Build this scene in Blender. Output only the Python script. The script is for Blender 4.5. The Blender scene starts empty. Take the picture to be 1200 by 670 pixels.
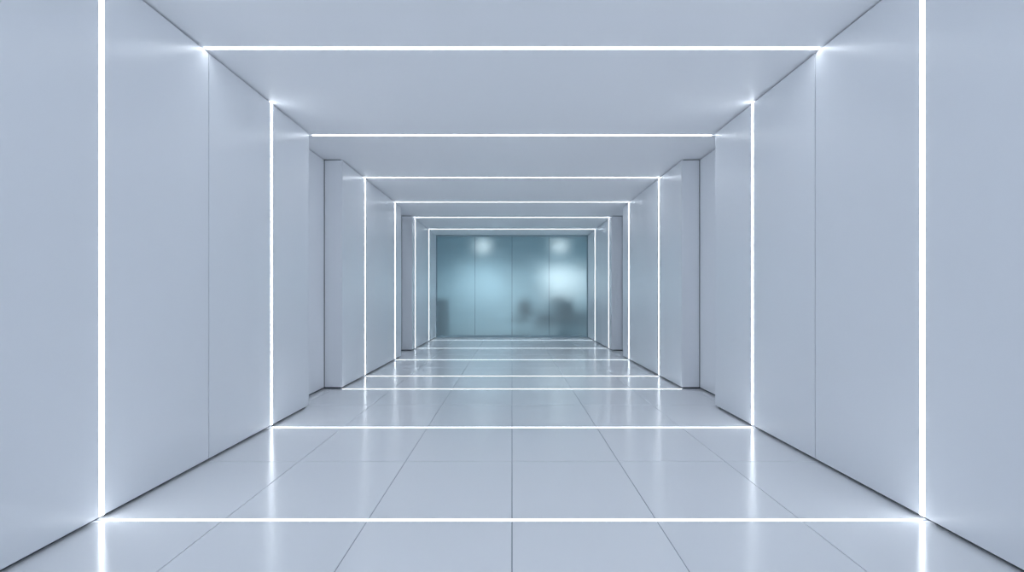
import bpy, bmesh, math
from mathutils import Vector

F=680.0; W=2.25; U=F*W/1000.0      # depth unit
CAMH=0.545*W; TOP=CAMH+0.806*W; R=1.105*W
BACK=-3.6; END=11.25*U
LEDW=0.034
scene=bpy.context.scene
scene.view_settings.view_transform='Standard'
scene.view_settings.look='None'
scene.view_settings.exposure=0.78
scene.cycles.diffuse_bounces=6

# ---------------------------------------------------------------- materials
def mat(name,color,rough=0.5,metal=0.0,spec=0.5,emis=None,estr=0.0):
    m=bpy.data.materials.new(name); m.use_nodes=True
    b=m.node_tree.nodes['Principled BSDF']
    b.inputs['Base Color'].default_value=(*color,1)
    b.inputs['Roughness'].default_value=rough
    b.inputs['Metallic'].default_value=metal
    b.inputs['Specular IOR Level'].default_value=spec
    if emis:
        b.inputs['Emission Color'].default_value=(*emis,1)
        b.inputs['Emission Strength'].default_value=estr
    return m
def noise_var(m,scale_vec,c1,c2,r1,r2,nscale=3.0,detail=4):
    nt=m.node_tree; N=nt.nodes; L=nt.links; b=N['Principled BSDF']
    tc=N.new('ShaderNodeTexCoord'); mp=N.new('ShaderNodeMapping')
    mp.inputs['Scale'].default_value=scale_vec
    nz=N.new('ShaderNodeTexNoise'); nz.inputs['Scale'].default_value=nscale; nz.inputs['Detail'].default_value=detail
    cr=N.new('ShaderNodeMix'); cr.data_type='RGBA'
    cr.inputs[6].default_value=(*c1,1); cr.inputs[7].default_value=(*c2,1)
    mr=N.new('ShaderNodeMapRange'); mr.inputs['To Min'].default_value=r1; mr.inputs['To Max'].default_value=r2
    L.new(tc.outputs['Object'],mp.inputs['Vector']); L.new(mp.outputs[0],nz.inputs['Vector'])
    L.new(nz.outputs['Fac'],cr.inputs[0]); L.new(cr.outputs[2],b.inputs['Base Color'])
    L.new(nz.outputs['Fac'],mr.inputs['Value']); L.new(mr.outputs[0],b.inputs['Roughness'])
M_wall=mat('satin_wall_panel',(0.8,0.83,0.88),0.30,0.0,0.8)
noise_var(M_wall,(1,1,0.6),(0.842,0.867,0.909),(0.846,0.870,0.911),0.29,0.31,0.7,0)
M_dark=mat('shadow_gap',(0.03,0.04,0.055),0.7)
M_ceil=mat('ceiling_panel',(0.82,0.84,0.88),0.5)
noise_var(M_ceil,(1,1,1),(0.885,0.90,0.932),(0.89,0.905,0.936),0.48,0.52,0.7,0)
M_tile=mat('glossy_floor_tile',(0.84,0.86,0.89),0.2,spec=0.42)
noise_var(M_tile,(1,1,1),(0.905,0.918,0.943),(0.91,0.922,0.946),0.16,0.21,1.2)
M_grout=mat('grout',(0.30,0.33,0.38),0.7)
LC=(0.87,0.935,1.0)
M_led=mat('led_diffuser',(0.9,0.9,0.9),0.4,emis=LC,estr=5.0)
M_ledd=mat('led_diffuser_dimmed',(0.9,0.9,0.9),0.4,emis=LC,estr=1.9)
M_ledm=mat('led_diffuser_half_dimmed',(0.9,0.9,0.9),0.4,emis=LC,estr=3.3)
M_ledf=mat('led_floor_diffuser',(0.9,0.9,0.9),0.3,emis=LC,estr=3.2)
M_ledfd=mat('led_floor_diffuser_dimmed',(0.9,0.9,0.9),0.3,emis=LC,estr=1.9)
M_alu=mat('aluminium_frame',(0.6,0.70,0.76),0.35,0.5)
M_frame=mat('partition_frame',(0.30,0.39,0.44),0.4,0.6)
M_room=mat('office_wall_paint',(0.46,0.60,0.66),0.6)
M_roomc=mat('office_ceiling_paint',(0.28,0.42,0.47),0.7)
M_board=mat('whiteboard_surface',(0.85,0.9,0.92),0.3)
M_blue=mat('blue_acoustic_panel',(0.56,0.74,0.82),0.8)
M_carpet=mat('office_carpet',(0.30,0.42,0.48),0.8)
noise_var(M_carpet,(1,1,1),(0.17,0.22,0.25),(0.20,0.26,0.29),0.7,0.9,30)
M_desk=mat('desk_laminate',(0.08,0.13,0.16),0.5)
M_black=mat('black_plastic',(0.04,0.055,0.065),0.5)
M_down=mat('downlight_lens',(1,1,1),0.4,emis=(0.9,0.97,1.0),estr=60.0)

mg=bpy.data.materials.new('frosted_glass'); mg.use_nodes=True
nt=mg.node_tree; nt.nodes.clear()
o=nt.nodes.new('ShaderNodeOutputMaterial')
rf=nt.nodes.new('ShaderNodeBsdfRefraction'); rf.inputs['IOR'].default_value=1.38
rf.inputs['Roughness'].default_value=0.60; rf.inputs['Color'].default_value=(0.82,0.92,0.94,1)
tl=nt.nodes.new('ShaderNodeBsdfTranslucent'); tl.inputs['Color'].default_value=(0.74,0.87,0.91,1)
df=nt.nodes.new('ShaderNodeBsdfDiffuse'); df.inputs['Color'].default_value=(0.46,0.65,0.73,1)
m1=nt.nodes.new('ShaderNodeMixShader'); m1.inputs[0].default_value=0.6
m2=nt.nodes.new('ShaderNodeMixShader'); m2.inputs[0].default_value=0.42
gl=nt.nodes.new('ShaderNodeBsdfGlossy'); gl.inputs['Roughness'].default_value=0.15
gl.inputs['Color'].default_value=(0.85,0.95,1,1)
fr=nt.nodes.new('ShaderNodeFresnel'); fr.inputs['IOR'].default_value=1.5
mx=nt.nodes.new('ShaderNodeMixShader')
Lk=nt.links.new
Lk(tl.outputs[0],m1.inputs[1]); Lk(df.outputs[0],m1.inputs[2])
Lk(rf.outputs[0],m2.inputs[1]); Lk(m1.outputs[0],m2.inputs[2])
Lk(fr.outputs[0],mx.inputs[0]); Lk(m2.outputs[0],mx.inputs[1]); Lk(gl.outputs[0],mx.inputs[2])
Lk(mx.outputs[0],o.inputs['Surface'])

# ---------------------------------------------------------------- helpers
def box(bm,x0,x1,y0,y1,z0,z1,mi=0):
    x0,x1=sorted((x0,x1)); y0,y1=sorted((y0,y1)); z0,z1=sorted((z0,z1))
    v=[bm.verts.new(p) for p in [(x0,y0,z0),(x1,y0,z0),(x1,y1,z0),(x0,y1,z0),(x0,y0,z1),(x1,y0,z1),(x1,y1,z1),(x0,y1,z1)]]
    for f in [(0,3,2,1),(4,5,6,7),(0,1,5,4),(1,2,6,5),(2,3,7,6),(3,0,4,7)]:
        fc=bm.faces.new([v[i] for i in f]); fc.material_index=mi
def cyl(bm,c,r,h,mi=0,axis='z',n=24,r2=None):
    r2=r if r2 is None else r2
    A=[];B=[]
    for i in range(n):
        a=2*math.pi*i/n; ca,sa=math.cos(a),math.sin(a)
        if axis=='z':
            A.append(bm.verts.new((c[0]+r*ca,c[1]+r*sa,c[2]))); B.append(bm.verts.new((c[0]+r2*ca,c[1]+r2*sa,c[2]+h)))
        elif axis=='x':
            A.append(bm.verts.new((c[0],c[1]+r*ca,c[2]+r*sa))); B.append(bm.verts.new((c[0]+h,c[1]+r2*ca,c[2]+r2*sa)))
    for i in range(n):
        f=bm.faces.new((A[i],A[(i+1)%n],B[(i+1)%n],B[i])); f.material_index=mi
    f=bm.faces.new(A[::-1]); f.material_index=mi
    f=bm.faces.new(B); f.material_index=mi
def finish(bm,name,mats,bevel=0.0,loc=(0,0,0),rot=0):
    bmesh.ops.recalc_face_normals(bm,faces=bm.faces)
    me=bpy.data.meshes.new(name); bm.to_mesh(me); bm.free()
    for m in mats: me.materials.append(m)
    ob=bpy.data.objects.new(name,me); scene.collection.objects.link(ob)
    ob.location=loc; ob.rotation_euler=(0,0,rot)
    if bevel:
        b=ob.modifiers.new('bevel','BEVEL'); b.width=bevel; b.segments=2; b.limit_method='ANGLE'
    return ob
def spans(a,b,breaks):
    """split [a,b] at breaks [(pos,halfgap)]"""
    out=[]; cur=a
    for p,g in sorted(breaks):
        if p<=a+0.01 or p>=b-0.01: continue
        if p-g>cur: out.append((cur,p-g))
        cur=p+g
    out.append((cur,b)); return out

floor_led=[2.08,3.55,5.02,5.83,7.33,8.95,10.6]
ceil_led=[1.3,2.775,4.275,5.80,7.30,8.72,10.25]
wall_led=[2.08,3.55,5.81,7.30,8.82,10.28]
hg=LEDW/2+0.002

# ---------------------------------------------------------------- walls
secs=[(BACK,4.20*U),(5.025*U,7.69*U),(8.55*U,END)]
seams=[(u*U,0.005) for u in (2.815,1.345,0.61,-0.125,-0.86,-1.6)]
for s,side in ((-1,'left'),(1,'right')):
    bm=bmesh.new()
    zb,zt=0.022,TOP-0.012
    # structural wall behind everything
    box(bm,s*(R+0.02),s*(R+0.2),BACK,END,0,TOP,1)
    # recessed panels
    for a,b in ((4.20*U,5.025*U),(7.69*U,8.55*U)):
        box(bm,s*R,s*(R+0.02),a-0.05,b-0.012,zb,zt,0)
    for a,b in secs:
        br=[(u*U,hg) for u in wall_led]+seams
        e0=0.02 if a>0 else 0
        e1=0.02 if b<END-0.1 else 0
        for p,q in spans(a+e0+(0.004 if e0 else 0),b-e1-(0.002 if e1 else 0),br):
            box(bm,s*W,s*(W+0.02),p,q,zb,zt,0)
        # dark core
        box(bm,s*(W+0.03),s*(R+0.02),a+e0+0.002,b-e1-0.002,0,TOP,1)
        # end returns (pilaster faces)
        if e0: box(bm,s*W,s*(R-0.004),a,a+0.02,zb,zt,0)
        if e1: box(bm,s*W,s*(R-0.004),b-0.02,b,zb,zt,0)
    finish(bm,'wall_'+side,[M_wall,M_dark],0.0015)

# ---------------------------------------------------------------- ceiling
bm=bmesh.new()
for p,q in spans(BACK,END,[(u*U,hg) for u in ceil_led]):
    box(bm,-R-0.02,R+0.02,p,q,TOP,TOP+0.02,0)
box(bm,-R-0.2,R+0.2,BACK,END,TOP+0.03,TOP+0.15,1)
finish(bm,'ceiling',[M_ceil,M_dark],0.001)

# ---------------------------------------------------------------- floor
t=0.645*0.545*W
rows=[]
k=-9
while 2.08+0.735*k<11.3:
    y=2.08+0.735*k
    if not any(abs(y-u)<0.12 for u in floor_led): rows.append((y*U,0.003))
    k+=1
rows+=[(u*U,hg-0.004) for u in floor_led]
cols=[(i*t,0.0025) for i in range(-3,4)]
bm=bmesh.new()
for p,q in spans(BACK,END,rows):
    for a,b in spans(-R-0.02,R+0.02,cols):
        box(bm,a,b,p,q,-0.02,0.0,0)
box(bm,-R-0.2,R+0.2,BACK,END,-0.15,-0.004,1)
finish(bm,'floor',[M_tile,M_grout],0.0008)

# ---------------------------------------------------------------- LED strips
def led(kind,u,s=1):
    y=u*U
    bm=bmesh.new(); n=8; hw=LEDW/2; d=0.004
    w=hw if kind!='floor' else hw-0.005
    prof=[(w*math.cos(math.pi*i/n), d*math.sin(math.pi*i/n)) for i in range(n+1)]
    prof=[(w,-0.018)]+prof+[(-w,-0.018)]
    if kind=='floor': ends=(-W+0.004,W-0.004); f=lambda a,b,l:(l,y+a,b*0.2)
    elif kind=='ceil': ends=(-W+0.004,W-0.004); f=lambda a,b,l:(l,y+a,TOP-b)
    else: ends=(0.024,TOP-0.014); f=lambda a,b,l:(s*(W-b),y+a,l)
    A=[bm.verts.new(f(a,b,ends[0])) for a,b in prof]
    B=[bm.verts.new(f(a,b,ends[1])) for a,b in prof]
    m=len(prof)
    for i in range(m): bm.faces.new((A[i],A[(i+1)%m],B[(i+1)%m],B[i]))
    bm.faces.new(A); bm.faces.new(B[::-1])
    if kind=='floor': mt=M_ledf if u<5.5 else M_ledfd
    elif kind=='ceil': mt=M_led if u<6.5 else M_ledm
    else: mt=M_led if u<5 else (M_ledm if u<8 else M_ledd)
    finish(bm,'led_strip_light',[mt])
for u in floor_led: led('floor',u)
for u in ceil_led: led('ceil',u)
for u in wall_led:
    led('wall',u,-1); led('wall',u,1)

# ---------------------------------------------------------------- glazed partition
par=bpy.data.objects.new('glass_partition',None); scene.collection.objects.link(par); par.location=(0,END,0)
bm=bmesh.new()
box(bm,-R,R,0.0,0.06,TOP-0.05,TOP,0)
box(bm,-R,R,0.0,0.06,0,0.07,0)
for s in(-1,1): box(bm,s*(W-0.03),s*(R),0,0.06,0.07,TOP-0.05,0)
for x in (-1.1,0,1.1): box(bm,x-0.006,x+0.006,0.025,0.035,0.07,TOP-0.05,0)
fr_=finish(bm,'frame',[M_frame],0.003); fr_.parent=par
bm=bmesh.new()
for a,b in ((-W+0.03,-1.108),(-1.092,-0.008),(0.008,1.092),(1.108,W-0.03)):
    v=[bm.verts.new(p) for p in ((a,0.03,0.07),(b,0.03,0.07),(b,0.03,TOP-0.05),(a,0.03,TOP-0.05))]
    bm.faces.new(v)
g=finish(bm,'frosted_pane',[mg]); g.parent=par

# ---------------------------------------------------------------- office behind glass
Y0=END+0.06; Y1=END+4.5; X=3.0
bm=bmesh.new(); box(bm,-X,X,Y0,Y1,-0.15,0.0,0); finish(bm,'floor_office',[M_carpet])
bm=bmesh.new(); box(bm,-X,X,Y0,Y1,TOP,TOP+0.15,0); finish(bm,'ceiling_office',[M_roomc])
bm=bmesh.new(); box(bm,-X-0.15,X+0.15,Y1,Y1+0.15,-0.1,TOP+0.1,0)
for x in(-1.9,-0.6,0.7): box(bm,x-0.02,x+0.02,Y1-0.02,Y1,0.0,TOP,1)
for a in (-2.2,-1.2): box(bm,a,a+0.96,Y1-0.06,Y1-0.005,0.9,2.5,2)
finish(bm,'wall_office_far',[M_room,M_alu,M_blue])
for s,n in((-1,'left'),(1,'right')):
    bm=bmesh.new(); box(bm,s*X,s*(X+0.15),Y0,Y1,-0.1,TOP+0.1,0); finish(bm,'wall_office_'+n,[M_room])
# mobile whiteboard on a wheeled stand
bm=bmesh.new()
box(bm,-0.85,0.85,-0.015,0.015,1.0,2.15,0)
for z in(0.98,2.15): box(bm,-0.88,0.88,-0.02,0.02,z,z+0.025,1)
for s in(-1,1):
    box(bm,s*0.85,s*0.89,-0.02,0.02,0.06,2.17,1)
    box(bm,s*0.85,s*0.89,-0.28,0.28,0.05,0.08,1)
    for y in(-0.25,0.25): cyl(bm,(s*0.87-0.01,y,0.027),0.027,0.02,1,'x',16)
box(bm,-0.85,0.85,-0.01,0.01,0.35,0.38,1); box(bm,-0.6,0.6,-0.07,-0.02,0.985,0.995,1)
finish(bm,'mobile_whiteboard',[M_board,M_alu],0.002,(1.95,END+3.9,0))
for x in (-0.98,1.6):
    y=END+3.1
    bm=bmesh.new()
    cyl(bm,(0,0,-0.012),0.11,0.012,1,n=32); cyl(bm,(0,0,-0.016),0.085,0.005,0,n=32)
    finish(bm,'recessed_downlight',[M_down,M_alu],0,(x,y,TOP))
    ld=bpy.data.lights.new('downlight_beam','SPOT'); ld.energy=195; ld.spot_size=math.radians(155); ld.spot_blend=0.8
    ld.shadow_soft_size=0.08; ld.color=(0.9,0.965,1)
    lo=bpy.data.objects.new('downlight_beam',ld); scene.collection.objects.link(lo); lo.location=(x,y,TOP-0.03)
def desk(x,y,w):
    bm=bmesh.new()
    box(bm,-w/2,w/2,-0.38,0.38,0.71,0.74)
    for s in(-1,1): box(bm,s*(w/2-0.04),s*(w/2),-0.36,0.36,0,0.71)
    box(bm,-w/2+0.04,w/2-0.04,-0.30,-0.28,0.25,0.71)
    finish(bm,'office_desk',[M_desk],0.004,(x,y,0))
    bm=bmesh.new()
    box(bm,-0.12,0.12,-0.09,0.09,0,0.012); box(bm,-0.02,0.02,0.01,0.03,0.012,0.25)
    box(bm,-0.30,0.30,-0.015,0.015,0.12,0.47)
    finish(bm,'computer_monitor',[M_black],0.004,(x,y-0.05,0.74))
def chair(x,y,r):
    bm=bmesh.new()
    for i in range(5):
        a=i*2*math.pi/5; c,s_=math.cos(a),math.sin(a)
        v=[]
        for (l,wd,z) in ((0,0.03,0.13),(0.30,0.018,0.075)):
            for q in(-1,1):
                for dz in(0,-0.03): v.append(bm.verts.new((l*c-q*wd*s_,l*s_+q*wd*c,z+dz)))
        for f in((0,2,6,4),(1,5,7,3),(0,4,5,1),(2,3,7,6),(4,6,7,5),(0,1,3,2)): bm.faces.new([v[j] for j in f])
        cyl(bm,(0.29*c-0.015,0.29*s_,0.03),0.03,0.03,0,'x',16)
    cyl(bm,(0,0,0.1),0.03,0.32,0)
    box(bm,-0.25,0.25,-0.24,0.24,0.42,0.50)
    box(bm,-0.03,0.03,-0.30,-0.27,0.40,0.75); box(bm,-0.03,0.03,-0.28,-0.1,0.39,0.42)
    box(bm,-0.23,0.23,-0.29,-0.23,0.58,1.10)
    for s in(-1,1):
        box(bm,s*0.25,s*0.28,-0.02,0.02,0.46,0.68); box(bm,s*0.235,s*0.295,-0.14,0.14,0.68,0.71)
    finish(bm,'office_chair',[M_black],0.012,(x,y,0),r)
desk(1.55,END+2.0,1.7); chair(0.25,END+1.3,2.6); chair(1.6,END+1.05,0.2)
bm=bmesh.new()
box(bm,-0.4,0.4,-0.22,0.22,0.05,1.15); box(bm,-0.37,0.37,-0.2,0.2,0,0.05)
for s in(-1,1):
    for z in(0.08,0.44,0.80): box(bm,s*0.01,s*0.39,-0.24,-0.22,z,z+0.33); box(bm,s*0.14,s*0.26,-0.26,-0.24,z+0.2,z+0.215)
finish(bm,'storage_cabinet',[M_desk],0.003,(-2.35,END+1.0,0))

# ---------------------------------------------------------------- world & camera
w=bpy.data.worlds.new('World'); scene.world=w; w.use_nodes=True
w.node_tree.nodes['Background'].inputs[0].default_value=(0.81,0.90,1.0,1)
w.node_tree.nodes['Background'].inputs[1].default_value=0.9
cd=bpy.data.cameras.new('camera'); cam=bpy.data.objects.new('camera',cd); scene.collection.objects.link(cam)
cam.location=(0,0,CAMH); cam.rotation_euler=(math.radians(90),0,0)
cd.sensor_fit='HORIZONTAL'; cd.sensor_width=36; cd.lens=F/1200*36; cd.shift_y=12/1200
cd.clip_start=0.05
scene.camera=cam
